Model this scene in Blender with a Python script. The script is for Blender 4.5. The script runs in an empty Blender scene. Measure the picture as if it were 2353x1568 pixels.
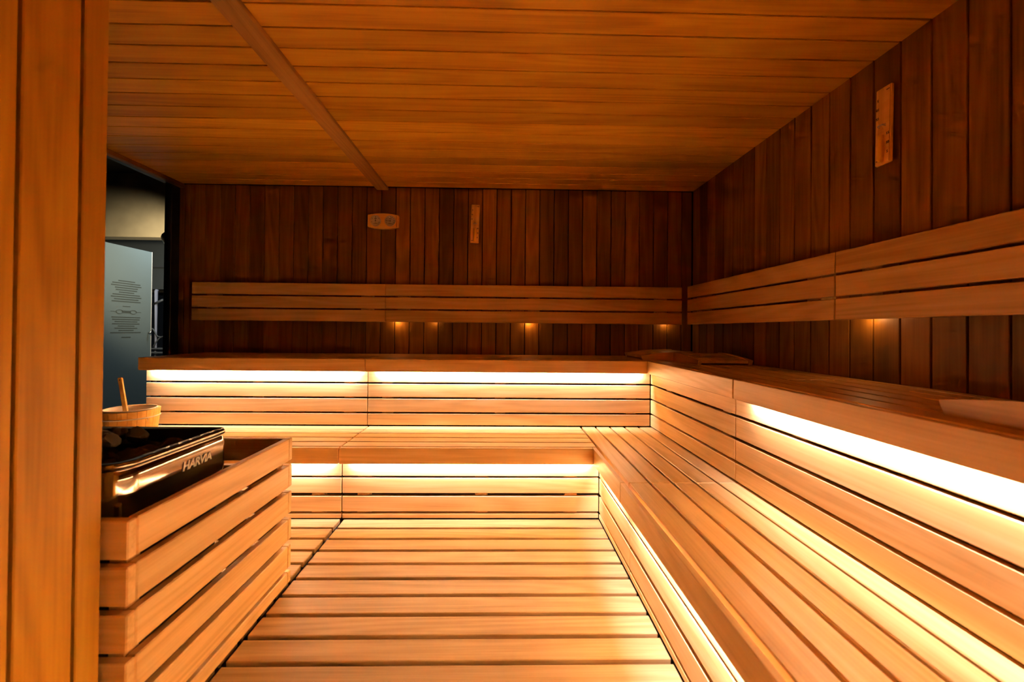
import bpy, bmesh, math, random
from mathutils import Matrix, Vector, noise
random.seed(7)
SC = bpy.context.scene
COL = SC.collection

# ------------------------------------------------------------------ camera
CAM_Z = 1.0397
cam = bpy.data.cameras.new('camera'); camo = bpy.data.objects.new('camera', cam); COL.objects.link(camo)
R_ = Vector((0.99975423, -0.02018704, 0.00916274)); U_ = Vector((-0.0093113, -0.00727742, 0.99993017)); F_ = Vector((0.02011895, 0.99976973, 0.0074636))
camo.matrix_world = Matrix(((R_.x, U_.x, -F_.x, 0), (R_.y, U_.y, -F_.y, 0), (R_.z, U_.z, -F_.z, CAM_Z), (0, 0, 0, 1)))
cam.sensor_width = 36.0; cam.lens = 947.5492 * 36 / 2353
cam.shift_x = (1176.5 - 1169.689) / 2353; cam.shift_y = (752.745 - 784) / 2353
cam.clip_start = 0.02; cam.clip_end = 60
cam.dof.use_dof = True; cam.dof.focus_distance = 2.7; cam.dof.aperture_fstop = 2.8
SC.camera = camo
# ------------------------------------------------------------------ world, exposure
w = bpy.data.worlds.new('world'); SC.world = w; w.use_nodes = True
w.node_tree.nodes['Background'].inputs[0].default_value = (0.02, 0.022, 0.026, 1)
w.node_tree.nodes['Background'].inputs[1].default_value = 0.1
SC.view_settings.view_transform = 'Standard'; SC.view_settings.look = 'None'
SC.view_settings.exposure = 0.6; SC.view_settings.gamma = 1.0; SC.view_settings.use_curve_mapping = False
SC.cycles.max_bounces = 7; SC.cycles.diffuse_bounces = 7; SC.cycles.glossy_bounces = 2; SC.cycles.transmission_bounces = 2; SC.cycles.sample_clamp_indirect = 25
SC.cycles.caustics_reflective = False; SC.cycles.caustics_refractive = False
SC.cycles.use_adaptive_sampling = True; SC.cycles.adaptive_threshold = 0.05; SC.cycles.adaptive_min_samples = 16
LED_W = 13.5                     # watts per metre of bench strip
LED_TILT = math.radians(64)       # strips are turned towards the riser
LED_COL = (1.0, 0.90, 1.06)

# ------------------------------------------------------------------ dimensions (metres)
YB, YU, YUR, YL, YLR = 3.299, 2.691, 2.741, 2.237, 2.283
XR, XU, XUR, XL, XLR = 1.539, 0.9656, 1.0053, 0.511, 0.5535
ZL, ZU, UB, LB, ZC = 0.400, 0.846, 0.764, 0.314, 2.1716
XW = -2.545                      # left end of the back wall
YF = -0.75                       # front of the room, behind the camera
P = 0.115                        # cladding pitch

# ------------------------------------------------------------------ materials
def new_mat(name):
    m = bpy.data.materials.new(name); m.use_nodes = True
    nt = m.node_tree; b = nt.nodes['Principled BSDF']; return m, nt, b
def wood(name, dark, mid, light, rough=0.45, spec=0.35, var=0.22, bump=0.08, grain=1.0):
    m, nt, b = new_mat(name); N = nt.nodes.new; L = nt.links.new
    tc = N('ShaderNodeTexCoord'); oi = N('ShaderNodeObjectInfo')
    rnd = N('ShaderNodeVectorMath'); rnd.operation = 'MULTIPLY_ADD'
    cmb = N('ShaderNodeCombineXYZ')
    for i in range(3): L(oi.outputs['Random'], cmb.inputs[i])
    rnd.inputs[1].default_value = (37.0, 91.0, 53.0); L(cmb.outputs[0], rnd.inputs[0]); L(tc.outputs['Object'], rnd.inputs[2])
    def noise_(sc, scale, det, dist=0.0):
        mp = N('ShaderNodeMapping'); mp.inputs['Scale'].default_value = sc; L(rnd.outputs[0], mp.inputs['Vector'])
        n = N('ShaderNodeTexNoise'); n.inputs['Scale'].default_value = scale; n.inputs['Detail'].default_value = det
        n.inputs['Distortion'].default_value = dist; L(mp.outputs[0], n.inputs['Vector']); return n.outputs['Fac']
    big = noise_((0.9, 9.0, 9.0), 1.0, 2.0, 0.0)
    fine = noise_((5.0, 150.0, 150.0), 1.0, 0.0)
    blot = noise_((2.2, 5.0, 5.0), 1.0, 1.0, 0.0)
    rings = N('ShaderNodeMath'); rings.operation = 'MULTIPLY'; L(noise_((0.55, 6.5, 6.5), 1.0, 1.0, 0.0), rings.inputs[0]); rings.inputs[1].default_value = 60.0
    sn = N('ShaderNodeMath'); sn.operation = 'SINE'; L(rings.outputs[0], sn.inputs[0])
    def mad(a, k, c):
        q = N('ShaderNodeMath'); q.operation = 'MULTIPLY_ADD'; L(a, q.inputs[0]); q.inputs[1].default_value = k
        if isinstance(c, float): q.inputs[2].default_value = c
        else: L(c, q.inputs[2])
        return q.outputs[0]
    g = grain; f = mad(big, 0.95 * g, 0.53 - 0.83 * g); f = mad(fine, 0.34 * g, f); f = mad(sn.outputs[0], 0.11 * g, f); f = mad(blot, 0.38 * g, f)
    rp = N('ShaderNodeValToRGB'); e = rp.color_ramp.elements
    e[0].position = 0.22; e[0].color = (*dark, 1); e[1].position = 0.82; e[1].color = (*light, 1)
    k = e.new(0.52); k.color = (*mid, 1); L(f, rp.inputs[0])
    mr = N('ShaderNodeMapRange'); mr.inputs['To Min'].default_value = 1 - var; mr.inputs['To Max'].default_value = 1 + var * 0.7; L(oi.outputs['Random'], mr.inputs['Value'])
    hs = N('ShaderNodeHueSaturation'); L(rp.outputs[0], hs.inputs['Color']); L(mr.outputs[0], hs.inputs['Value'])
    L(hs.outputs[0], b.inputs['Base Color'])
    b.inputs['Roughness'].default_value = rough; b.inputs['Specular IOR Level'].default_value = spec
    return m
WALL_DIM = wood('cladding_wood_dim', (0.16, 0.066, 0.0065), (0.28, 0.118, 0.013), (0.38, 0.17, 0.022), 0.48, 0.22, 0.34, 0.06, 0.72)  # darker copy of the ceiling wood; the walls' dim light is in its colour
CEIL_LIT = wood('ceiling_wood_lit', (0.55, 0.265, 0.010), (0.72, 0.375, 0.019), (0.80, 0.46, 0.032), 0.42, 0.35, 0.24, 0.06)  # lighter copy of the wall wood; the glow on the ceiling is coloured in
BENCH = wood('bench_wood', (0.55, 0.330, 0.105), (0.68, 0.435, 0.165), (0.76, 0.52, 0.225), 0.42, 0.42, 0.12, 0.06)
FLOORW = wood('floor_grating_wood', (0.24, 0.135, 0.040), (0.33, 0.195, 0.070), (0.41, 0.26, 0.11), 0.48, 0.22, 0.12, 0.05)
BEAMW = wood('beam_wood', (0.34, 0.185, 0.044), (0.45, 0.25, 0.062), (0.53, 0.30, 0.082), 0.45, 0.3, 0.05, 0.05)
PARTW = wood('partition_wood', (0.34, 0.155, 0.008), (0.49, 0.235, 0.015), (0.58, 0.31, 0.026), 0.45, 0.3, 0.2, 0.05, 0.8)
PALE = wood('pale_pine', (0.86, 0.50, 0.12), (0.92, 0.58, 0.16), (0.95, 0.65, 0.22), 0.5, 0.3, 0.06, 0.05)
def plain(name, col, rough=0.5, metal=0.0, spec=0.5, bump=None, noise_amt=0.0, nscale=8.0):
    m, nt, b = new_mat(name); b.inputs['Base Color'].default_value = (*col, 1); b.inputs['Roughness'].default_value = rough
    b.inputs['Metallic'].default_value = metal; b.inputs['Specular IOR Level'].default_value = spec
    N = nt.nodes.new; L = nt.links.new
    if noise_amt or bump:
        tc = N('ShaderNodeTexCoord'); n = N('ShaderNodeTexNoise'); n.inputs['Scale'].default_value = nscale; n.inputs['Detail'].default_value = 5.0; L(tc.outputs['Object'], n.inputs['Vector'])
        if noise_amt:
            mx = N('ShaderNodeMixRGB'); mx.blend_type = 'MIX'; L(n.outputs['Fac'], mx.inputs[0])
            mx.inputs[1].default_value = (*[c * (1 - noise_amt) for c in col], 1); mx.inputs[2].default_value = (*[min(1, c * (1 + noise_amt)) for c in col], 1); L(mx.outputs[0], b.inputs['Base Color'])
        if bump:
            bp = N('ShaderNodeBump'); bp.inputs['Strength'].default_value = bump; bp.inputs['Distance'].default_value = 0.01; L(n.outputs['Fac'], bp.inputs['Height']); L(bp.outputs[0], b.inputs['Normal'])
    return m
def emit(name, col, s):
    m, nt, b = new_mat(name); b.inputs['Base Color'].default_value = (*col, 1); b.inputs['Emission Color'].default_value = (*col, 1); b.inputs['Emission Strength'].default_value = s; return m
def clear(name, tint=(1, 1, 1), refl=1.0):
    m = bpy.data.materials.new(name); m.use_nodes = True; nt = m.node_tree; nt.nodes.clear(); N = nt.nodes.new; L = nt.links.new
    o = N('ShaderNodeOutputMaterial'); t = N('ShaderNodeBsdfTransparent'); t.inputs[0].default_value = (*tint, 1); g = N('ShaderNodeBsdfGlossy'); g.inputs['Roughness'].default_value = 0.02
    fr = N('ShaderNodeFresnel'); fr.inputs['IOR'].default_value = 1.45; mu = N('ShaderNodeMath'); mu.operation = 'MULTIPLY'; mu.inputs[1].default_value = refl; ge = N('ShaderNodeNewGeometry'); nb = N('ShaderNodeMath'); nb.operation = 'SUBTRACT'; nb.inputs[0].default_value = 1.0; L(ge.outputs['Backfacing'], nb.inputs[1])
    fm = N('ShaderNodeMath'); fm.operation = 'MULTIPLY'; L(fr.outputs[0], fm.inputs[0]); L(nb.outputs[0], fm.inputs[1]); L(fm.outputs[0], mu.inputs[0])
    mx = N('ShaderNodeMixShader'); L(mu.outputs[0], mx.inputs[0]); L(t.outputs[0], mx.inputs[1]); L(g.outputs[0], mx.inputs[2]); L(mx.outputs[0], o.inputs[0]); return m
DARKBACK = plain('joint_shade_backing', (0.02, 0.012, 0.008), 0.9)  # backing coloured dark to stand in for shade in the plank joints
DARKGLASS = plain('dark_glass', (0.012, 0.011, 0.010), 0.08)
BLACKFRAME = plain('black_frame', (0.012, 0.011, 0.010), 0.45)
BLACKSTEEL = plain('black_steel', (0.012, 0.011, 0.010), 0.28, 0.0)
CHROME = plain('polished_dark_steel', (0.42, 0.37, 0.32), 0.10, 1.0, 0.5, bump=0.12, nscale=7.0)
STEEL = plain('brushed_steel', (0.6, 0.58, 0.55), 0.3, 1.0)
STONE = plain('dark_rock', (0.11, 0.080, 0.060), 0.85, bump=0.5, noise_amt=0.6, nscale=30.0)
PLASTER = plain('tan_plaster', (0.32, 0.26, 0.165), 0.85, bump=0.25, noise_amt=0.28, nscale=7.0)
GREYWALL = plain('grey_wall', (0.16, 0.18, 0.19), 0.7, noise_amt=0.15, nscale=2.0)
DARKTILE = plain('dark_tile', (0.05, 0.042, 0.036), 0.5, noise_amt=0.2)
DARKCEIL = plain('dark_ceiling', (0.035, 0.027, 0.020), 0.8)
WHITE = plain('white_print', (0.75, 0.74, 0.70), 0.5)
DIAL = plain('dial_card', (0.72, 0.66, 0.58), 0.5)
INK = plain('black_ink', (0.02, 0.016, 0.014), 0.6)
SIGNINK = plain('sign_print', (0.075, 0.085, 0.075), 0.6)
SAND = plain('yellow_sand', (1.0, 0.72, 0.04), 0.8)
LINER = plain('white_plastic', (0.82, 0.76, 0.68), 0.4)
GREYPIPE = plain('pale_pipe', (0.55, 0.56, 0.72), 0.4)
GREYMETAL = plain('grey_metal', (0.22, 0.23, 0.25), 0.4, 0.3)
HOSE = plain('grey_hose', (0.18, 0.19, 0.20), 0.5)
GLASS = clear('clear_glass', (0.93, 0.95, 0.94), 0.3)
TUBE = clear('tube_glass', (0.96, 0.93, 0.88), 1.0)
LEDMAT = emit('led_diffuser', (1.0, 0.82, 0.6), 4.0)
COOLPANEL = emit('cool_panel', (0.82, 0.93, 1.0), 3.0)
LAMPMAT = emit('lamp_lens', (1.0, 0.5, 0.15), 3.0)
def frosted():
    m, nt, b = new_mat('frosted_glass'); N = nt.nodes.new; L = nt.links.new
    b.inputs['Base Color'].default_value = (0.30, 0.36, 0.36, 1); b.inputs['Roughness'].default_value = 0.35
    t = N('ShaderNodeBsdfTranslucent'); t.inputs[0].default_value = (0.30, 0.36, 0.35, 1)
    mx = N('ShaderNodeMixShader'); mx.inputs[0].default_value = 0.35
    o = nt.nodes['Material Output']; L(b.outputs[0], mx.inputs[1]); L(t.outputs[0], mx.inputs[2]); L(mx.outputs[0], o.inputs[0]); return m
FROST = frosted()

# ------------------------------------------------------------------ helpers
def worldloc(o):
    v = Vector((0, 0, 0))
    while o is not None: v = v + o.location; o = o.parent
    return v
def tag(o, label=None, cat=None, group=None, kind=None):
    if label: o['label'] = label
    if cat: o['category'] = cat
    if group: o['group'] = group
    if kind: o['kind'] = kind
    return o
def thing(name, loc, label, cat, group=None, rot=(0, 0, 0)):
    o = bpy.data.objects.new(name, None); COL.objects.link(o); o.empty_display_size = 0.05
    o.location = loc; o.rotation_euler = rot; return tag(o, label, cat, group)
def link(name, me, mat, parent=None, loc=(0, 0, 0), rot=None, local=False):
    o = bpy.data.objects.new(name, me); COL.objects.link(o)
    if mat and not me.materials: me.materials.append(mat)
    if parent is not None:
        o.parent = parent; o.location = Vector(loc) if local else Vector(loc) - worldloc(parent)
    else: o.location = loc
    if rot is not None: o.rotation_euler = rot
    return o
CACHE = {}
def boxmesh(L, W, T, c, mat):
    key = (round(L, 4), round(W, 4), round(T, 4), round(c, 4), mat.name)
    if key in CACHE: return CACHE[key]
    h = (L / 2, W / 2, T / 2); c = min(c, 0.3 * min(L, W, T)); vs = []; idx = {}
    for sx in (-1, 1):
        for sy in (-1, 1):
            for sz in (-1, 1):
                s = (sx, sy, sz)
                for a in range(3):
                    idx[(s, a)] = len(vs); vs.append(tuple(s[i] * (h[i] if i == a else h[i] - c) for i in range(3)))
    fs = []
    def S(a, va, b, vb, d, vd):
        r = [0, 0, 0]; r[a] = va; r[b] = vb; r[d] = vd; return tuple(r)
    for a in range(3):
        b, d = (a + 1) % 3, (a + 2) % 3
        for va in (-1, 1):
            f = [idx[(S(a, va, b, x, d, y), a)] for x, y in ((-1, -1), (1, -1), (1, 1), (-1, 1))]
            fs.append(f if va > 0 else f[::-1])
        for vb in (-1, 1):
            for vd in (-1, 1):
                f = [idx[(S(a, -1, b, vb, d, vd), b)], idx[(S(a, 1, b, vb, d, vd), b)], idx[(S(a, 1, b, vb, d, vd), d)], idx[(S(a, -1, b, vb, d, vd), d)]]
                fs.append(f if vb * vd < 0 else f[::-1])
    for sx in (-1, 1):
        for sy in (-1, 1):
            for sz in (-1, 1):
                s = (sx, sy, sz); f = [idx[(s, 0)], idx[(s, 1)], idx[(s, 2)]]
                fs.append(f if sx * sy * sz > 0 else f[::-1])
    me = bpy.data.meshes.new('box'); me.from_pydata(vs, [], fs); me.update()
    bm = bmesh.new(); bm.from_mesh(me); bmesh.ops.recalc_face_normals(bm, faces=bm.faces); bm.to_mesh(me); bm.free()
    me.materials.append(mat); CACHE[key] = me; return me
ROT = {'x': (0, 0, 0), 'y': (0, 0, math.pi / 2), 'z': (0, -math.pi / 2, 0)}
def board(name, x, y, z, axis, mat, parent=None, c=0.002, local=False):
    """a bevelled board between x=(x0,x1), y, z whose grain runs along axis"""
    d = {'x': x[1] - x[0], 'y': y[1] - y[0], 'z': z[1] - z[0]}
    if axis == 'x': L, W, T = d['x'], d['y'], d['z']
    elif axis == 'y': L, W, T = d['y'], d['x'], d['z']
    else: L, W, T = d['z'], d['y'], d['x']
    me = boxmesh(L, W, T, c, mat)
    return link(name, me, None, parent, (sum(x) / 2, sum(y) / 2, sum(z) / 2), ROT[axis], local)
def bmobj(name, bm, mat, parent=None, loc=(0, 0, 0), rot=None, local=False, smooth=False):
    bmesh.ops.recalc_face_normals(bm, faces=bm.faces)
    me = bpy.data.meshes.new(name); bm.to_mesh(me); bm.free()
    if smooth:
        for p in me.polygons: p.use_smooth = True
    return link(name, me, mat, parent, loc, rot, local)
def tube(bm, pts, r, n=10, cap=True):
    rings = []
    for i, p in enumerate(pts):
        p = Vector(p); t = (Vector(pts[min(i + 1, len(pts) - 1)]) - Vector(pts[max(i - 1, 0)])).normalized()
        a = t.cross(Vector((0, 0, 1))); a = a if a.length > 1e-3 else t.cross(Vector((1, 0, 0))); a.normalize(); b = t.cross(a)
        rr = r[i] if isinstance(r, (list, tuple)) else r
        rings.append([bm.verts.new(p + a * rr * math.cos(2 * math.pi * k / n) + b * rr * math.sin(2 * math.pi * k / n)) for k in range(n)])
    for i in range(len(rings) - 1):
        for k in range(n): bm.faces.new((rings[i][k], rings[i][(k + 1) % n], rings[i + 1][(k + 1) % n], rings[i + 1][k]))
    if cap: bm.faces.new(rings[0][::-1]); bm.faces.new(rings[-1])
def lathe(bm, prof, n=32, closed=False):
    rings = [[bm.verts.new((r * math.cos(2 * math.pi * k / n), r * math.sin(2 * math.pi * k / n), z)) for k in range(n)] for r, z in prof]
    m = len(rings)
    for i in range(m if closed else m - 1):
        for k in range(n): bm.faces.new((rings[i][k], rings[i][(k + 1) % n], rings[(i + 1) % m][(k + 1) % n], rings[(i + 1) % m][k]))
    return rings
def prism(bm, poly, d0, d1, plane):
    """poly in (a,b); extruded d0..d1 along the third axis; plane 'xz','yz','xy'"""
    def mk(a, b, d): return {'xz': (a, d, b), 'yz': (d, a, b), 'xy': (a, b, d)}[plane]
    A = [bm.verts.new(mk(a, b, d0)) for a, b in poly]; B = [bm.verts.new(mk(a, b, d1)) for a, b in poly]
    n = len(poly); bm.faces.new(A[::-1]); bm.faces.new(B)
    for i in range(n): bm.faces.new((A[i], A[(i + 1) % n], B[(i + 1) % n], B[i]))
def textmesh(name, s, size, mat, parent, loc, rot, depth=0.0006, shear=0.0, bold=0.0, spacing=1.0):
    cu = bpy.data.curves.new(name, 'FONT'); cu.body = s; cu.size = size; cu.extrude = depth; cu.shear = shear; cu.offset = bold
    cu.align_x = 'CENTER'; cu.align_y = 'CENTER'; cu.space_character = spacing; cu.resolution_u = 3
    t = bpy.data.objects.new(name, cu); COL.objects.link(t); bpy.context.view_layer.update()
    me = bpy.data.meshes.new_from_object(t.evaluated_get(bpy.context.evaluated_depsgraph_get()))
    bpy.data.objects.remove(t); me.materials.clear(); me.materials.append(mat)
    return link(name, me, None, parent, loc, rot, True)
def area(name, parent, loc, rot, sx, sy, energy, col, spread=math.pi):
    l = bpy.data.lights.new(name, 'AREA'); l.shape = 'RECTANGLE'; l.size = sx; l.size_y = sy; l.energy = energy; l.color = col; l.spread = spread
    o = bpy.data.objects.new(name, l); COL.objects.link(o); o.parent = parent; o.location = Vector(loc) - worldloc(parent); o.rotation_euler = rot; return o

# ------------------------------------------------------------------ setting: shell
floor = tag(board('floor', (XW, XR), (YF, YB), (-0.10, -0.055), 'x', DARKTILE), kind='structure')
ceiling = tag(board('ceiling', (XW, XR + 0.1), (YF, YB + 0.1), (ZC + 0.022, ZC + 0.09), 'x', DARKBACK), kind='structure')
wall_back = tag(board('wall_back', (XW, XR + 0.1), (YB + 0.022, YB + 0.09), (-0.10, ZC + 0.022), 'x', DARKBACK), kind='structure')
wall_right = tag(board('wall_right', (XR + 0.022, XR + 0.1), (YF, YB + 0.022), (-0.10, ZC + 0.022), 'x', DARKBACK), kind='structure')
wall_front = tag(board('wall_front', (XW, XR + 0.1), (YF - 0.1, YF), (-0.1, ZC + 0.08), 'x', CEIL_LIT), kind='structure')
G = 0.0032
# ceiling planks (run left to right)
y = 3.1692
edges = [YB, 3.284]
while y > YF: edges.append(y); y -= P
edges.append(YF)
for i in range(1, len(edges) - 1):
    board('plank', (XW + 0.04, XR), (edges[i + 1] + G, edges[i] - G), (ZC, ZC + 0.022), 'x', CEIL_LIT, ceiling, 0.0018)
# right wall planks, in line with the ceiling ones
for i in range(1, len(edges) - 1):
    board('plank', (XR, XR + 0.022), (edges[i + 1] + G, edges[i] - G), (0.0, ZC + 0.012), 'z', WALL_DIM, wall_right, 0.0018)
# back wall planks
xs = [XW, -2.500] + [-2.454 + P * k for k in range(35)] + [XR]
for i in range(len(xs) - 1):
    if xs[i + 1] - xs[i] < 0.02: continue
    board('plank', (xs[i] + G, xs[i + 1] - G), (YB, YB + 0.022), (0.0, ZC), 'z', WALL_DIM, wall_back, 0.0016)
# partition on the left, in front
wall_left = tag(board('wall_left', (-0.985, -0.918), (YF, 0.948), (-0.055, ZC), 'x', DARKBACK), kind='structure')
ye = [0.961, 0.903]
while ye[-1] > YF: ye.append(ye[-1] - P)
for i in range(len(ye) - 1):
    lo = max(ye[i + 1], YF)
    if ye[i] - lo < 0.02: continue
    board('plank', (-0.918, -0.905), (lo + G * 1.2, ye[i] - G * (0 if i == 0 else 1.2)), (0.0, ZC), 'z', PARTW, wall_left, 0.0022)
    board('plank', (-0.998, -0.985), (lo + G, ye[i] - G), (0.0, ZC), 'z', PARTW, wall_left, 0.0022)
board('end_board', (-0.985, -0.918), (0.948, 0.961), (0.0, ZC), 'z', PARTW, wall_left, 0.002)
# flat beam under the ceiling
beam = tag(board('trim_1', (-0.998, -0.905), (0.961, YB), (ZC - 0.022, ZC), 'y', BEAMW, None, 0.002), kind='structure')
# glazed left side: dark frame and pane
window = bpy.data.objects.new('window_1', None); COL.objects.link(window); window.location = (-2.57, 1.0, 0); tag(window, kind='structure')
board('post', (-2.600, -2.5455), (3.225, YB + 0.08), (-0.05, ZC + 0.05), 'z', BLACKFRAME, window, 0.003)
board('post', (-2.600, -2.547), (YF, YF + 0.07), (-0.05, ZC + 0.05), 'z', BLACKFRAME, window, 0.003)
board('head_rail', (-2.600, -2.540), (YF + 0.07, 3.225), (ZC - 0.022, ZC + 0.05), 'y', BLACKFRAME, window, 0.003)
board('bottom_rail', (-2.600, -2.540), (YF + 0.07, 3.225), (-0.05, 0.03), 'y', BLACKFRAME, window, 0.003)
board('pane', (-2.576, -2.568), (YF + 0.06, 3.235), (0.02, ZC - 0.015), 'y', GLASS, window, 0.001)
tag(board('trim_2', (-2.540, -2.500), (YF, YB - 0.002), (ZC - 0.03, ZC), 'y', WALL_DIM, None, 0.002), kind='structure')

# ------------------------------------------------------------------ benches
SP = 0.0968; SWD = 0.0858
def bench(name, label, cat, group, orient, s_top, s_fas, s_ris, dF, dR, dB, zt, zfb, risers, led, supports):
    """s runs along the bench, d from its front to the wall"""
    def B(nm, s, d, z, ax, mat=BENCH, parent=None, c=0.0022):
        if orient == 'x': return board(nm, s, d, z, {'s': 'x', 'd': 'y', 'z': 'z'}[ax], mat, parent, c)
        return board(nm, d, s, z, {'s': 'y', 'd': 'x', 'z': 'z'}[ax], mat, parent, c)
    sm = (s_top[0] + s_top[1]) / 2; dm = (dF + dB) / 2
    zb = risers[-1][0]
    root = thing(name, (sm, dm, zb) if orient == 'x' else (dm, sm, zb), label, cat, group)
    ft = 0.026 if orient == 'x' else 0.021
    B('fascia', s_fas, (dF, dF + ft), (zfb, zt), 's', BENCH, root)
    pw = dR - dF - ft; dl = dR - 0.65 * pw
    d = dF + 0.0365
    while d < dB - 0.02:
        B('slat', s_top, (d, min(d + SWD, dB)), (zt - 0.027, zt), 's', BENCH, root, 0.003); d += SP
    for z0, z1 in risers: B('riser_slat', s_ris, (dR, dR + 0.022), (z0, z1), 's', BENCH, root)
    for s in supports: B('support', (s - 0.035, s + 0.035), (dR + 0.0225, dR + 0.06), (zb, zt - 0.028), 'z', BENCH, root)
    for s in supports: B('cross_rail', (s - 0.022, s + 0.022), (dF + 0.028, dB), (zt - 0.065, zt - 0.0275), 'd', BENCH, root) if led is None else B('cross_rail', (s - 0.022, s + 0.022), (dR + 0.061, dB), (zt - 0.065, zt - 0.0275), 'd', BENCH, root)
    if led:
        zl = zfb + 0.010
        st = B('led_strip', led, (dl - 0.005, dl + 0.005), (zl, zl + 0.008), 's', LEDMAT, root, 0.001)
        ln = led[1] - led[0]; c = (led[0] + led[1]) / 2
        loc = (c, dl, zl - 0.004) if orient == 'x' else (dl, c, zl - 0.004)
        area('led_light', st, loc, (LED_TILT if orient == 'x' else -LED_TILT, 0, 0), ln, 0.006, LED_W * ln, LED_COL)
        st.rotation_euler = (0, 0, 0) if orient == 'x' else st.rotation_euler
    return root
RU = [(0.690, 0.800), (0.593, 0.679), (0.495, 0.582), (0.409, 0.484)]
RL = [(0.234, 0.350), (0.140, 0.224), (0.039, 0.124), (0.003, 0.028)]
GU, GL = 'upper tier sauna benches', 'lower tier sauna benches'
bench('upper_bench', 'left unit of the upper bench along the back wall, ending beside the glass', 'bench', GU, 'x', (-2.322, -0.878), (-2.322, -0.878), (-2.310, -0.875), YU, YUR, YB - 0.012, ZU, UB, RU, (-2.25, -0.93), (-2.2, -1.6, -1.0))
bench('upper_bench', 'long right unit of the upper bench along the back wall', 'bench', GU, 'x', (-0.874, XU + 0.030), (-0.874, XU - 0.001), (-0.871, XUR - 0.004), YU, YUR, YB - 0.012, ZU, UB, RU, (-0.80, 0.93), (-0.75, 0.0, 0.88))
bench('upper_bench', 'short corner unit of the upper bench on the right, without a light strip', 'bench', GU, 'y', (1.698, YB - 0.012), (1.698, YU + 0.028), (1.745, YUR - 0.003), XU, XUR, XR - 0.008, ZU, UB, RU, None, (1.85, 2.5))
bench('upper_bench', 'long near unit of the upper bench on the right with glowing light strip', 'bench', GU, 'y', (YF + 0.05, 1.690), (YF + 0.05, 1.690), (YF + 0.05, 1.741), XU, XUR, XR - 0.008, ZU, UB, RU, (YF + 0.1, 1.60), (-0.4, 0.5, 1.4))
bench('lower_bench', 'left unit of the lower bench behind the heater, holding the bucket', 'bench', GL, 'x', (-2.322, -0.868), (-2.322, -0.868), (-2.310, -0.864), YL, YLR, YUR + 0.03, ZL, LB, RL, (-2.25, -0.92), (-2.2, -1.6, -1.0))
bench('lower_bench', 'middle unit of the lower bench facing the camera under the back wall', 'bench', GL, 'x', (-0.862, 0.535), (-0.862, XL - 0.001), (-0.859, XLR - 0.003), YL, YLR, YUR + 0.03, ZL, LB, RL, (-0.80, 0.49), (-0.75, -0.1, 0.4))
bench('lower_bench', 'far corner unit of the lower bench on the right, slats running to the back', 'bench', GL, 'y', (1.7395, YUR + 0.02), (1.7395, YL + 0.028), (1.7395, YLR - 0.003), XL, XLR, XUR + 0.02, ZL, LB, RL, (1.80, 2.17), (1.85, 2.4))
bench('lower_bench', 'near unit of the lower bench on the right, running out of the picture', 'bench', GL, 'y', (YF + 0.05, 1.7365), (YF + 0.05, 1.7365), (YF + 0.05, 1.7365), XL, XLR, XUR + 0.02, ZL, LB, RL, (YF + 0.1, 1.67), (-0.4, 0.5, 1.4))

# ------------------------------------------------------------------ backrests
def backrest(label, orient, s, d, battens):
    t = 0.025
    def B(nm, ss, dd, z, ax):
        if orient == 'x': return board(nm, ss, dd, z, {'s': 'x', 'z': 'z'}[ax], BENCH, root, 0.0025)
        return board(nm, dd, ss, z, {'s': 'y', 'z': 'z'}[ax], BENCH, root, 0.0025)
    sm = sum(s) / 2
    root = thing('backrest', (sm, d, 1.098) if orient == 'x' else (d, sm, 1.098), label, 'backrest', 'slatted backrests on the walls')
    for z0, z1 in ((1.301, 1.392), (1.200, 1.290), (1.098, 1.189)): B('slat', s, (d, d + t), (z0, z1), 's')
    wd = YB if orient == 'x' else XR
    for b in battens: B('batten', (b - 0.045, b + 0.045), (d + t, wd), (1.15, 1.38), 'z')
backrest('left three-slat backrest on the back wall, nearest the glass', 'x', (-2.383, -0.899), 3.223, (-2.24, -1.05))
backrest('right three-slat backrest on the back wall under the hourglass', 'x', (-0.897, 1.427), 3.223, (-0.765, 0.26, 1.275))
backrest('far three-slat backrest on the right wall beside the corner', 'y', (1.757, 3.165), 1.4435, (3.02, 1.905))
backrest('near three-slat backrest on the right wall under the hourglass', 'y', (YF + 0.1, 1.752), 1.4435, (1.605, 0.6, -0.3))

# lamps hidden under the backrests
def wall_lamp(loc, label, energy, out):
    root = thing('wall_lamp', loc, label, 'lamp', 'small lamps under the backrests')
    x, y, z = loc
    bm = bmesh.new(); lathe(bm, [(0.0005, 0.030), (0.018, 0.030), (0.020, 0.026), (0.020, 0.004), (0.016, 0.0)], 16); bmobj('housing', bm, BLACKSTEEL, root, loc, smooth=True)
    bm = bmesh.new(); lathe(bm, [(0.0005, 0.001), (0.015, 0.001), (0.016, 0.004)], 16); le = bmobj('lens', bm, LAMPMAT, root, loc)
    arm = bmesh.new(); tube(arm, [(x, y, z + 0.02), (x + out[0], y + out[1], z + 0.02)], 0.004, 6); br = bmobj('bracket', arm, BLACKSTEEL, root); br.location = -Vector(loc)
    l = bpy.data.lights.new('lamp_light', 'POINT'); l.energy = energy; l.color = (1.0, 0.55, 0.2); l.shadow_soft_size = 0.012
    o = bpy.data.objects.new('lamp_light', l); COL.objects.link(o); o.parent = le; o.location = (0, 0, -0.014)
for x, e, lb in ((-0.82, 0.16, 'tiny warm lamp under the back-wall backrest, first right of its joint'), (-0.52, 0.05, 'faintest tiny lamp under the back-wall backrest, second from the joint'), (0.22, 0.18, 'tiny warm lamp under the middle of the back-wall backrest'), (1.32, 0.10, 'tiny warm lamp under the back-wall backrest close to the corner')):
    wall_lamp((x, YB - 0.030, 1.118), lb, e, (0, 0.030))
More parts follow.
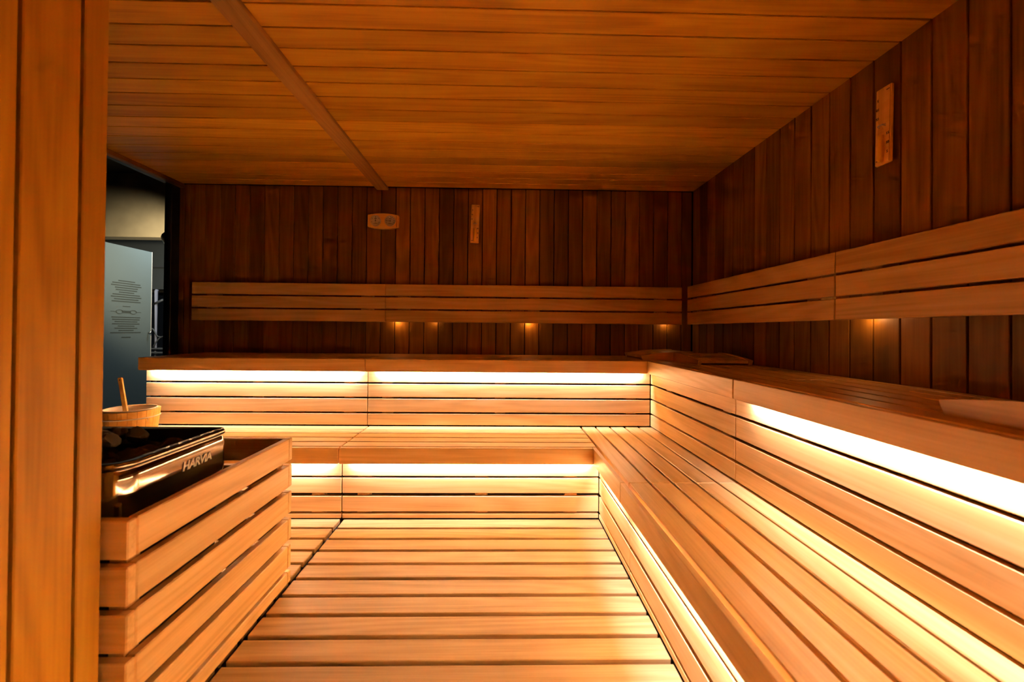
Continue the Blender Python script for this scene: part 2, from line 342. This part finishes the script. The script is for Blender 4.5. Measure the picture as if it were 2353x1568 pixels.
wall_lamp((XR - 0.034, 1.665, 1.118), 'tiny warm lamp under the right-wall backrest near its joint', 0.22, (0.034, 0))

# ------------------------------------------------------------------ floor gratings
FP = 0.1096
def grating(label, x0, x1, off):
    root = thing('floor_grating', ((x0 + x1) / 2, 0.8, -0.055), label, 'grating', 'slatted wooden floor gratings')
    k = 0; y1 = 2.283 - 0.001
    yf = 2.185 + off
    while yf > YF + 0.05:
        board('slat', (x0, x1), (yf, min(yf + 0.0905, 2.281)), (-0.024, 0.0), 'x', FLOORW, root, 0.002)
        yf -= FP
    n = 3
    for j in range(n):
        xx = x0 + 0.15 + (x1 - x0 - 0.3) * j / (n - 1)
        board('joist', (xx - 0.02, xx + 0.02), (YF + 0.06, 2.28), (-0.055, -0.0245), 'y', FLOORW, root, 0.002)
    return root
grating('broad slatted floor grating in the middle of the room', -0.846, 0.551, 0.0)
grating('slatted floor grating on the left, beneath the heater guard', -2.49, -0.868, 0.004)

# ------------------------------------------------------------------ heater guard
guard = thing('heater_guard', (-1.25, 1.35, 0.0), 'open wooden slat guard around the black heater', 'guard')
GX0, GX1, GY0, GY1 = -1.66, -0.856, 0.973, 1.725
for z0, z1 in ((0.500, 0.590), (0.392, 0.482), (0.284, 0.372), (0.176, 0.262), (0.063, 0.154), (0.001, 0.048)):
    board('slat', (GX0, GX1), (GY0, GY0 + 0.025), (z0, z1), 'x', BENCH, guard, 0.003)
    board('slat', (GX0, GX1), (GY1 - 0.025, GY1), (z0, z1), 'x', BENCH, guard, 0.003)
    board('slat', (GX1 - 0.025, GX1), (GY0 + 0.026, GY1 - 0.026), (z0, z1), 'y', BENCH, guard, 0.003)
    board('slat', (GX0, GX0 + 0.025), (GY0 + 0.026, GY1 - 0.026), (z0, z1), 'y', BENCH, guard, 0.003)
for px in (GX0 + 0.026, GX1 - 0.066):
    for py in (GY0 + 0.026, GY1 - 0.066): board('post', (px, px + 0.04), (py, py + 0.04), (0.0, 0.565), 'z', BENCH, guard, 0.002)

# ------------------------------------------------------------------ heater
HX0, HX1, HY0, HY1, HZ0, HZ1 = -1.46, -0.945, 1.045, 1.465, 0.20, 0.692
heater = thing('sauna_heater', ((HX0 + HX1) / 2, (HY0 + HY1) / 2, 0.0), 'black and polished steel sauna heater filled with stones', 'heater')
HC = ((HX0 + HX1) / 2, (HY0 + HY1) / 2, 0)
def rrect(x0, x1, y0, y1, radii, n=8):
    pts = []
    for (cx, cy, a0, r) in ((x1, y1, 0, radii[0]), (x0, y1, 90, radii[1]), (x0, y0, 180, radii[2]), (x1, y0, 270, radii[3])):
        sx = -1 if cx == x1 else 1; sy = -1 if cy == y1 else 1
        for k in range(n + 1):
            a = math.radians(a0 + 90 * k / n); pts.append((cx + sx * r + r * math.cos(a), cy + sy * r + r * math.sin(a)))
    return pts
def shell(levels):
    """levels: list of (inset, z) -> skin of rounded rectangles"""
    bm = bmesh.new(); rings = []
    for ins, z in levels:
        pts = rrect(HX0 + ins, HX1 - ins, HY0 + ins, HY1 - ins, [max(0.008, r - ins) for r in (0.03, 0.03, 0.065, 0.065)])
        rings.append([bm.verts.new((px - HC[0], py - HC[1], z)) for px, py in pts])
    for i in range(len(rings) - 1):
        n = len(rings[i])
        for k in range(n): bm.faces.new((rings[i][k], rings[i][(k + 1) % n], rings[i + 1][(k + 1) % n], rings[i + 1][k]))
    return bm
bmobj('casing', shell([(0.022, 0.47), (0.010, 0.475), (0.005, 0.52), (0.0035, 0.57), (0.0036, 0.645), (0.0050, 0.654), (0.0098, 0.669), (0.0125, 0.672), (0.004, 0.676), (0.001, 0.680), (0.0, 0.687), (0.004, 0.691)]), CHROME, heater, HC, smooth=True)
bmobj('lower_casing', shell([(0.05, 0.12), (0.03, 0.16), (0.025, 0.30), (0.024, 0.471), (0.03, 0.472)]), BLACKSTEEL, heater, HC, smooth=True)
bmobj('rim', shell([(0.004, 0.691), (0.006, 0.694), (0.024, 0.692), (0.027, 0.688), (0.028, 0.655), (0.030, 0.600)]), BLACKSTEEL, heater, HC)
bm = bmesh.new(); prism(bm, [(a - HC[0], b - HC[1]) for a, b in rrect(HX0 + 0.03, HX1 - 0.03, HY0 + 0.03, HY1 - 0.03, (0.01, 0.01, 0.035, 0.035))], 0.595, 0.61, 'xy'); bmobj('stone_tray', bm, BLACKSTEEL, heater, HC)
for lx in (HX0 + 0.09, HX1 - 0.09):
    for ly in (HY0 + 0.09, HY1 - 0.09): board('leg', (lx - 0.015, lx + 0.015), (ly - 0.015, ly + 0.015), (0.0, 0.125), 'z', BLACKSTEEL, heater, 0.002)
for k in range(7):       # slots in the rim
    yy = HY0 + 0.09 + k * 0.045
    board('rim_slot', (HX1 - 0.019, HX1 - 0.011), (yy, yy + 0.026), (0.6935, 0.6945), 'y', STEEL, heater, 0.0003)
textmesh('lettering', 'HARVIA', 0.036, WHITE, heater, (HX1 - 0.0025 - HC[0], 1.316 - HC[1], 0.620), (math.pi / 2, 0, math.pi / 2), 0.0016, 0.18, 0.0012, 0.95)
# stones: each one its own object
rocks = []
for v in range(6):
    bm = bmesh.new(); bmesh.ops.create_icosphere(bm, subdivisions=3, radius=1.0)
    off = Vector((v * 7.3, v * 3.1, v * 5.7))
    for q in bm.verts:
        d = 1 + 0.35 * noise.noise(q.co * 0.9 + off) + 0.16 * noise.noise(q.co * 2.3 + off)
        q.co = Vector((q.co.x * d * 1.25, q.co.y * d, q.co.z * d * 0.82))
        for a in range(3):      # broken flat faces
            nrm = Vector((math.sin(v * 3 + a * 2.1), math.cos(v * 2 + a * 1.7), math.sin(a * 2.6 + v))).normalized(); dd = q.co.dot(nrm)
            if dd > 0.78: q.co -= nrm * (dd - 0.78) * 0.9
    me = bpy.data.meshes.new('rock'); bm.to_mesh(me); bm.free(); me.materials.append(STONE); rocks.append(me)
SLAB = 'dark rough sauna stone heaped in the heater'
for layer, (z, nx, ny, jit) in enumerate(((0.638, 6, 5, 0.006), (0.694, 5, 3, 0.018))):
    for i in range(nx):
        for j in range(ny):
            m = 0.075 if layer < 1 else 0.11
            ox = 0 if layer < 1 else -0.06
            px = HX0 + m + ox * 0.2 + (HX1 - HX0 - 2 * m + (0 if layer < 1 else -0.10)) * i / (nx - 1) + random.uniform(-jit, jit)
            py = HY0 + m + (HY1 - HY0 - 2 * m) * j / (ny - 1) + random.uniform(-jit, jit)
            s = random.uniform(0.026, 0.034) if layer < 1 else random.uniform(0.024, 0.036)
            o = bpy.data.objects.new('sauna_stone', random.choice(rocks)); COL.objects.link(o)
            o.location = (px, py, z + random.uniform(-0.006, 0.008)); o.scale = (s, s, s); o.rotation_euler = (random.uniform(0, 6), random.uniform(-0.5, 0.5), random.uniform(0, 6))
            tag(o, SLAB, 'stone', 'stones heaped in the heater')

# ------------------------------------------------------------------ bucket and ladle
BX, BY, BZ, BH, BR = -2.105, 2.395, ZL, 0.172, 0.1345
bucket = thing('water_bucket', (BX, BY, BZ), 'pale wooden water bucket with white liner on the lower bench', 'bucket')
NS = 20
def stave(k):
    bm = bmesh.new(); a0 = 2 * math.pi * k / NS + 0.006; a1 = 2 * math.pi * (k + 1) / NS - 0.006
    def rr(z): return BR - 0.018 * (1 - z / BH)
    vs = []
    for z in (0.0, BH):
        for (a, r) in ((a0, rr(z)), ((a0 + a1) / 2, rr(z) + 0.001), (a1, rr(z)), (a1, rr(z) - 0.014), (a0, rr(z) - 0.014)):
            vs.append(bm.verts.new((r * math.cos(a), r * math.sin(a), z)))
    bm.faces.new(vs[:5][::-1]); bm.faces.new(vs[5:])
    for i in range(5): bm.faces.new((vs[i], vs[(i + 1) % 5], vs[5 + (i + 1) % 5], vs[5 + i]))
    return bm
for k in range(NS): bmobj('stave', stave(k), PALE, bucket, (BX, BY, BZ))
bm = bmesh.new(); lathe(bm, [(BR - 0.012, BH + 0.003), (BR - 0.016, BH + 0.008), (BR - 0.022, BH + 0.004), (BR - 0.034, 0.02), (0.001, 0.018)], 40); bmobj('liner', bm, LINER, bucket, (BX, BY, BZ), smooth=True)
bm = bmesh.new(); lathe(bm, [(0.001, 0.004), (BR - 0.030, 0.004), (BR - 0.030, 0.014), (0.001, 0.014)], 32); bmobj('base', bm, PALE, bucket, (BX, BY, BZ))
for hz, nm in ((0.132, 'hoop'), (0.035, 'hoop')):
    r = BR - 0.018 * (1 - hz / BH); bm = bmesh.new(); lathe(bm, [(r + 0.0015, hz - 0.004), (r + 0.005, hz - 0.002), (r + 0.0055, hz + 0.002), (r + 0.0015, hz + 0.004)], 40); bmobj(nm, bm, LINER, bucket, (BX, BY, BZ), smooth=True)
bm = bmesh.new(); a = -0.3; r = BR - 0.003
tube(bm, [(r * math.cos(a), r * math.sin(a), 0.132), ((r + 0.010) * math.cos(a), (r + 0.010) * math.sin(a), 0.124), ((r + 0.006) * math.cos(a), (r + 0.006) * math.sin(a), 0.112)], 0.0016, 6); bmobj('hoop_end', bm, LINER, bucket, (BX, BY, BZ))
ladle = thing('ladle', (-2.075, 2.36, 0.42), 'pale wooden ladle standing in the bucket, handle upright', 'ladle')
bm = bmesh.new()
p0, p1 = Vector((-2.066, 2.345, 0.455)), Vector((-2.126, 2.352, 0.757)); rings = []
for t, wd, th in ((0, 0.026, 0.011), (0.4, 0.023, 0.010), (0.8, 0.021, 0.009), (0.965, 0.022, 0.009), (0.99, 0.018, 0.008), (1.0, 0.010, 0.006)):
    c = p0.lerp(p1, t) - Vector(ladle.location)
    rings.append([bm.verts.new(c + Vector((sx * wd / 2, sy * th / 2, 0))) for sx, sy in ((-1, -1), (1, -1), (1, 1), (-1, 1))])
for i in range(len(rings) - 1):
    for k in range(4): bm.faces.new((rings[i][k], rings[i][(k + 1) % 4], rings[i + 1][(k + 1) % 4], rings[i + 1][k]))
bm.faces.new(rings[0][::-1]); bm.faces.new(rings[-1]); bmobj('handle', bm, PALE, ladle, ladle.location)
c = p0.lerp(p1, 0.955); bm = bmesh.new(); lathe(bm, [(0.0004, 0.0), (0.0032, 0.0), (0.0032, 0.0012), (0.0004, 0.0012)], 12); bmobj('hanging_hole', bm, INK, ladle, (c.x, c.y - 0.0042, c.z), (math.pi / 2, 0, 0))
bm = bmesh.new(); lathe(bm, [(0.0006, 0.0), (0.026, 0.003), (0.036, 0.018), (0.040, 0.040), (0.037, 0.040), (0.032, 0.018), (0.0006, 0.006)], 24); bmobj('bowl', bm, PALE, ladle, (-2.050, 2.372, 0.421), smooth=True)

# ------------------------------------------------------------------ headrests
def headrest(label, loc, rz, ln, wd, h):
    """local x: from the thin end to the thick end; local y: across"""
    root = thing('headrest', loc, label, 'headrest', 'curved wooden headrests on the upper bench', (0, 0, rz))
    def zt(x): u = x / ln; return h * (0.46 + 0.92 * u - 0.46 * u * u) if u < 1 else h * 0.92
    n = 14
    poly = [(0.014, 0.0), (ln, 0.0)] + [(ln * (1 - i / n), zt(ln * (1 - i / n))) for i in range(n + 1)]
    for s in (0, 1):
        bm = bmesh.new(); y0 = 0.0 if s == 0 else wd - 0.022
        prism(bm, poly, y0, y0 + 0.022, 'xz'); bmobj('side_board', bm, BENCH, root, (0, 0, 0), None, True)
    m = 4; sw = (ln - 0.012) / m
    for i in range(m):
        a, b = 0.010 + sw * i + 0.003, 0.010 + sw * (i + 1) - 0.003
        bm = bmesh.new(); prism(bm, [(a, zt(a) - 0.020), (b, zt(b) - 0.020), (b, zt(b) - 0.004), ((a + b) / 2, zt((a + b) / 2) - 0.004), (a, zt(a) - 0.004)], 0.0221, wd - 0.0221, 'xz')
        bmobj('slat', bm, BENCH, root, (0, 0, 0), None, True)
headrest('curved wooden headrest deep in the corner on the back bench', (0.957, 2.795, ZU), 0.0, 0.36, 0.375, 0.066)
headrest('curved wooden headrest on the right bench just in front of the corner', (1.165, 2.405, ZU), math.pi / 2, 0.355, 0.327, 0.062)
headrest('curved wooden headrest nearest the camera, cut off by the right picture edge', (1.068, 0.985, ZU), -math.pi / 2 - 0.06, 0.36, 0.33, 0.074)
for o in bpy.data.objects:
    if o.name.startswith('headrest.001') and o.parent is None:
        o.location.x += 0.327
    if o.name.startswith('headrest.002') and o.parent is None:
        pass

# ------------------------------------------------------------------ thermometer / hygrometer
TX, TZ, TY = -0.9375, 1.8955, YB - 0.0005
therm = thing('thermometer', (TX, TY, TZ), 'barrel-shaped wooden gauge board with two round white dials', 'thermometer', None, (0, 0.012, 0))
n = 10; W2 = 0.122
poly = [(-W2 + 2 * W2 * i / n, 0.0475 + 0.014 * (1 - (2 * i / n - 1) ** 2)) for i in range(n + 1)] + [(W2 - 2 * W2 * i / n, -0.0475 - 0.014 * (1 - (2 * i / n - 1) ** 2)) for i in range(n + 1)]
bm = bmesh.new(); prism(bm, poly, -0.026, 0.0, 'xz'); bmesh.ops.bevel(bm, geom=bm.edges[:], offset=0.003, segments=2, affect='EDGES'); bmobj('board', bm, PALE, therm, (0, 0, 0), None, True)
board('end_strip', (0.106, 0.109), (-0.0275, -0.0255), (-0.047, 0.047), 'z', WALL_DIM, therm, 0.0005, True)
for cx, ang, marks in ((-0.0580, 90, 5), (0.0565, 178, 9)):
    bm = bmesh.new(); lathe(bm, [(0.0005, 0.0), (0.0405, 0.0), (0.0425, 0.002), (0.0425, 0.009), (0.0405, 0.010), (0.0385, 0.006), (0.0005, 0.006)], 40)
    d = bmobj('dial', bm, DIAL, therm, (cx, -0.026, 0.001), (math.pi / 2, 0, 0), True, True)
    for k in range(marks):
        a = math.radians(-20 + 220 * k / (marks - 1)); r = 0.031
        o = link('mark', boxmesh(0.0055, 0.0035, 0.0006, 0.0002, INK), None, d, (r * math.cos(a), r * math.sin(a), 0.0068), (0, 0, a), True)
    a = math.radians(ang)
    link('needle', boxmesh(0.040, 0.0022, 0.0008, 0.0002, INK), None, d, (0.011 * math.cos(a), 0.011 * math.sin(a), 0.0085), (0, 0, a), True)
    bm = bmesh.new(); lathe(bm, [(0.0035, 0.006), (0.0035, 0.0095), (0.0004, 0.0098)], 12); bmobj('needle_cap', bm, INK, d, (0, 0, 0), None, True)
    link('caption', boxmesh(0.021, 0.0032, 0.0006, 0.0002, INK), None, d, (0, 0.017, 0.0068), None, True)
    link('caption', boxmesh(0.012, 0.0018, 0.0006, 0.0002, INK), None, d, (0, -0.017, 0.0068), None, True)
    link('caption', boxmesh(0.032, 0.0022, 0.0006, 0.0002, INK), None, d, (0, -0.0225, 0.0068), None, True)

# ------------------------------------------------------------------ hourglasses
def hourglass(loc, rot, label):
    root = thing('hourglass', loc, label, 'hourglass', 'wall-mounted sand timers', rot)
    w_, h_ = 0.066, 0.306
    bm = bmesh.new(); bmesh.ops.create_cube(bm, size=1.0)
    for q in bm.verts: q.co = Vector((q.co.x * w_, q.co.y * 0.014 - 0.021, q.co.z * h_))
    bmesh.ops.bevel(bm, geom=bm.edges[:], offset=0.003, segments=2, affect='EDGES'); bmobj('board', bm, PALE, root, (0, 0, 0), None, True)
    bm = bmesh.new(); lathe(bm, [(0.014, 0.0), (0.014, 0.0135), (0.0005, 0.0138)], 16); bmobj('pivot', bm, STEEL, root, (0, -0.0005, 0), (math.pi / 2, 0, 0), True)
    yy = -0.036
    bm = bmesh.new(); lathe(bm, [(0.0005, -0.146), (0.0075, -0.144), (0.0085, -0.138), (0.0085, -0.016), (0.006, -0.007), (0.002, 0.0), (0.006, 0.007), (0.0085, 0.016), (0.0085, 0.138), (0.0075, 0.144), (0.0005, 0.146)], 20)
    g = bmobj('glass_tube', bm, TUBE, root, (0, yy, 0), None, True, True)
    bm = bmesh.new(); lathe(bm, [(0.0005, -0.1445), (0.0074, -0.1430), (0.0089, -0.137), (0.0089, -0.040), (0.0005, -0.0385)], 16); bmobj('sand', bm, SAND, g, (0, 0, 0), None, True, True)
    for dz in (-0.004, 0.004):
        bm = bmesh.new(); tube(bm, [(-0.013, 0.008, dz), (-0.010, -0.004, dz * 0.4), (0, -0.0075, 0), (0.010, -0.004, -dz * 0.4), (0.013, 0.008, -dz)], 0.0012, 6); bmobj('clip', bm, STEEL, g, (0, 0, 0), None, True)
    for z, s in ((0.109, '5'), (0.073, '10'), (0.037, '15')): textmesh('number', s, 0.014, INK, root, (-0.0225, -0.0284, z), (math.pi / 2, math.pi, 0), 0.0003, 0, 0.0004)
    for z, s in ((-0.037, '15'), (-0.073, '10'), (-0.109, '5')): textmesh('number', s, 0.014, INK, root, (0.0215, -0.0284, z), (math.pi / 2, 0, 0), 0.0003, 0, 0.0004)
    board('mark', (0.013, 0.027), (-0.0287, -0.0282), (0.1345, 0.1375), 'x', INK, root, 0.0002, True)
    board('mark', (-0.027, -0.013), (-0.0287, -0.0282), (-0.1355, -0.1325), 'x', INK, root, 0.0002, True)
    board('edge_groove', (0.0288, 0.0298), (-0.0285, -0.0281), (-0.148, 0.148), 'z', WALL_DIM, root, 0.0002, True)
hourglass((-0.2115, YB - 0.0005, 1.884), (0, 0.026, 0), 'wooden hourglass timer with yellow sand on the back wall')
hourglass((XR - 0.0005, 1.603, 1.867), (0, 0.02, -math.pi / 2), 'wooden hourglass timer with yellow sand on the right wall')

# ------------------------------------------------------------------ outside the glass: corridor and the room behind it
tag(board('floor_corridor', (-7.5, -2.60), (YF - 0.1, 8.2), (-0.12, -0.055), 'y', DARKTILE), kind='structure')
tag(board('ceiling_corridor', (-7.5, -2.36), (YF - 0.1, 8.2), (2.70, 2.78), 'y', DARKCEIL), kind='structure')
wc = bpy.data.objects.new('wall_corridor', None); COL.objects.link(wc); wc.location = (-4.5, 4.5, 0); tag(wc, kind='structure')
board('lintel', (-4.56, -2.36), (4.5, 4.66), (2.008, 2.70), 'x', PLASTER, wc, 0.003)
board('wall_panel', (-7.5, -4.562), (4.5, 4.66), (-0.055, 2.70), 'x', PLASTER, wc, 0.003)
board('wall_panel', (-3.10, -2.36), (4.5, 4.66), (-0.055, 2.006), 'x', PLASTER, wc, 0.003)
tag(board('wall_side', (-2.44, -2.36), (YB + 0.09, 8.2), (-0.055, 2.70), 'y', GREYWALL), kind='structure')
tag(board('wall_end', (-7.6, -7.5), (YF - 0.1, 8.2), (-0.055, 2.70), 'y', GREYWALL), kind='structure')
far = bpy.data.objects.new('wall_far', None); COL.objects.link(far); far.location = (-5.0, 6.9, 0); tag(far, kind='structure')
board('upper_panel', (-7.5, -2.44), (6.9, 7.0), (1.665, 2.70), 'x', GREYWALL, far, 0.003)
board('wall_panel', (-7.5, -6.2), (6.9, 7.0), (-0.055, 1.664), 'x', GREYWALL, far, 0.003)
board('alcove_back', (-6.2, -2.44), (7.9, 8.0), (-0.055, 1.664), 'x', DARKCEIL, far, 0.003)
board('alcove_top', (-6.2, -2.44), (7.0, 7.9), (1.62, 1.664), 'x', DARKCEIL, far, 0.003)
board('cornice', (-7.5, -2.44), (6.86, 6.899), (2.02, 2.05), 'x', GREYMETAL, far, 0.003)
# frosted glass door standing open
door = bpy.data.objects.new('door_1', None); COL.objects.link(door); door.location = (-4.48, 4.67, 0); tag(door, kind='structure')
board('leaf', (-4.486, -4.476), (4.70, 5.37), (-0.04, 2.0), 'z', FROST, door, 0.002)
board('clear_edge', (-4.487, -4.475), (5.366, 5.376), (-0.04, 2.001), 'z', LINER, door, 0.001)
for hz in (0.3, 1.75): board('hinge', (-4.492, -4.470), (4.66, 4.73), (hz, hz + 0.05), 'z', STEEL, door, 0.002)
bm = bmesh.new(); tube(bm, [(-4.475, 5.33, 0.97), (-4.44, 5.33, 0.97)], [0.008, 0.014], 12); k = bmobj('knob', bm, STEEL, door, (0, 0, 0), None, True, True); k.location = -Vector(door.location)
xs_ = -4.4750
def bar(y0, y1, z, h=0.006, par=None): board('sign_line', (xs_ - 0.0006, xs_ + 0.0006), (y0, y1), (z - h / 2, z + h / 2), 'y', SIGNINK, door, 0.0002)
zz = 1.585
for wdt in (0.22, 0.37, 0.40, 0.30, 0.28, 0.20, 0.36, 0.40, 0.32, 0.38):
    bar(5.02 - wdt / 2, 5.02 + wdt / 2, zz, 0.011); zz -= 0.027
bar(4.97, 5.07, 1.285, 0.008); bar(4.82, 4.90, 1.22, 0.005); bar(5.14, 5.22, 1.22, 0.005); bar(4.96, 5.08, 1.22, 0.028)
for cy in (4.93, 5.11):
    bm = bmesh.new(); tube(bm, [(0, 0.045 * math.cos(2 * math.pi * i / 20), 0.022 * math.sin(2 * math.pi * i / 20)) for i in range(21)], 0.003, 6, False); bmobj('sign_ring', bm, SIGNINK, door, (xs_, cy, 1.22))
zz = 1.155
for wdt in (0.38, 0.36, 0.30, 0.36, 0.22, 0.30, 0.20, 0.40):
    bar(5.02 - wdt / 2, 5.02 + wdt / 2, zz, 0.010); zz -= 0.026
bar(4.96, 5.08, zz - 0.03, 0.010)
# hose stand in the room behind
hs = thing('hose_stand', (-5.2, 6.5, 0), 'pale upright pipe with arm and hoses in the dark room behind the glass', 'stand')
def part(nm, pts, r, mat, n=10):
    bm = bmesh.new(); tube(bm, [Vector(p) - Vector(hs.location) for p in pts], r, n); return bmobj(nm, bm, mat, hs, (0, 0, 0), None, True, True)
part('pole', [(-5.345, 6.5, -0.05), (-5.345, 6.5, 1.60), (-5.345, 6.51, 1.62)], 0.024, GREYPIPE)
part('arm', [(-5.37, 6.48, 1.395), (-5.21, 6.46, 1.465)], 0.016, GREYMETAL)
part('hose', [(-5.40 + 0.02 * i, 6.48, 1.02 - 0.02 * i + 0.02 * math.sin(i)) for i in range(9)], 0.010, HOSE, 8)
part('hose', [(-5.34 + 0.30 * i / 10, 6.45, 0.74 + 0.16 * math.sin(math.pi * i / 10)) for i in range(11)], 0.009, HOSE, 8)
board('shelf', (-5.36, -4.95), (6.42, 6.58), (0.70, 0.722), 'x', GREYMETAL, hs, 0.003)
board('shelf_rail', (-5.36, -4.95), (6.40, 6.418), (0.64, 0.665), 'x', GREYMETAL, hs, 0.003)
for lx in (-5.34, -4.97): board('leg', (lx - 0.012, lx + 0.012), (6.49, 6.51), (-0.055, 0.70), 'z', GREYMETAL, hs, 0.002)
# lamps outside
lp = thing('added_panel_lamp', (-3.9, 5.5, 2.68), 'unseen cool white ceiling panel added to light the room behind the corridor', 'lamp')  # out of view above the lintel, added to light the open door
board('frame', (-4.2, -3.6), (5.2, 5.8), (2.672, 2.699), 'x', STEEL, lp, 0.002)
pn = board('diffuser', (-4.18, -3.62), (5.22, 5.78), (2.666, 2.671), 'x', COOLPANEL, lp, 0.001)
area('panel_light', pn, (-3.9, 5.5, 2.660), (0, 0, 0), 0.5, 0.5, 15.0, (0.82, 0.93, 1.0))
sp = thing('wall_spotlight', (-2.90, 3.72, 1.80), 'small spotlight on a pole lighting the tan corridor wall', 'lamp')
bm = bmesh.new(); tube(bm, [(-0.02, -0.02, -0.01), (-0.10, 0.06, 0.05)], [0.05, 0.06], 14, False); bmobj('shade', bm, BLACKSTEEL, sp, (0, 0, 0), None, True, True)
bm = bmesh.new(); tube(bm, [(0, 0, -1.85), (0, 0, 0.0)], 0.012, 8); bmobj('pole', bm, BLACKSTEEL, sp, (0, 0, 0), None, True)
bm = bmesh.new(); lathe(bm, [(0.001, 0.02), (0.12, 0.018), (0.13, 0.0)], 20); bmobj('base', bm, BLACKSTEEL, sp, (0, 0, -1.855), None, True)
l = bpy.data.lights.new('spot_light', 'SPOT'); l.energy = 120.0; l.color = (1.0, 0.82, 0.55); l.spot_size = math.radians(70); l.spot_blend = 1.0; l.shadow_soft_size = 0.02
o = bpy.data.objects.new('spot_light', l); COL.objects.link(o); o.parent = sp; o.location = (-0.085, 0.045, 0.04)
o.rotation_euler = (Vector((-3.60, 4.5, 1.80)) - (Vector(sp.location) + o.location)).to_track_quat('-Z', 'Y').to_euler()
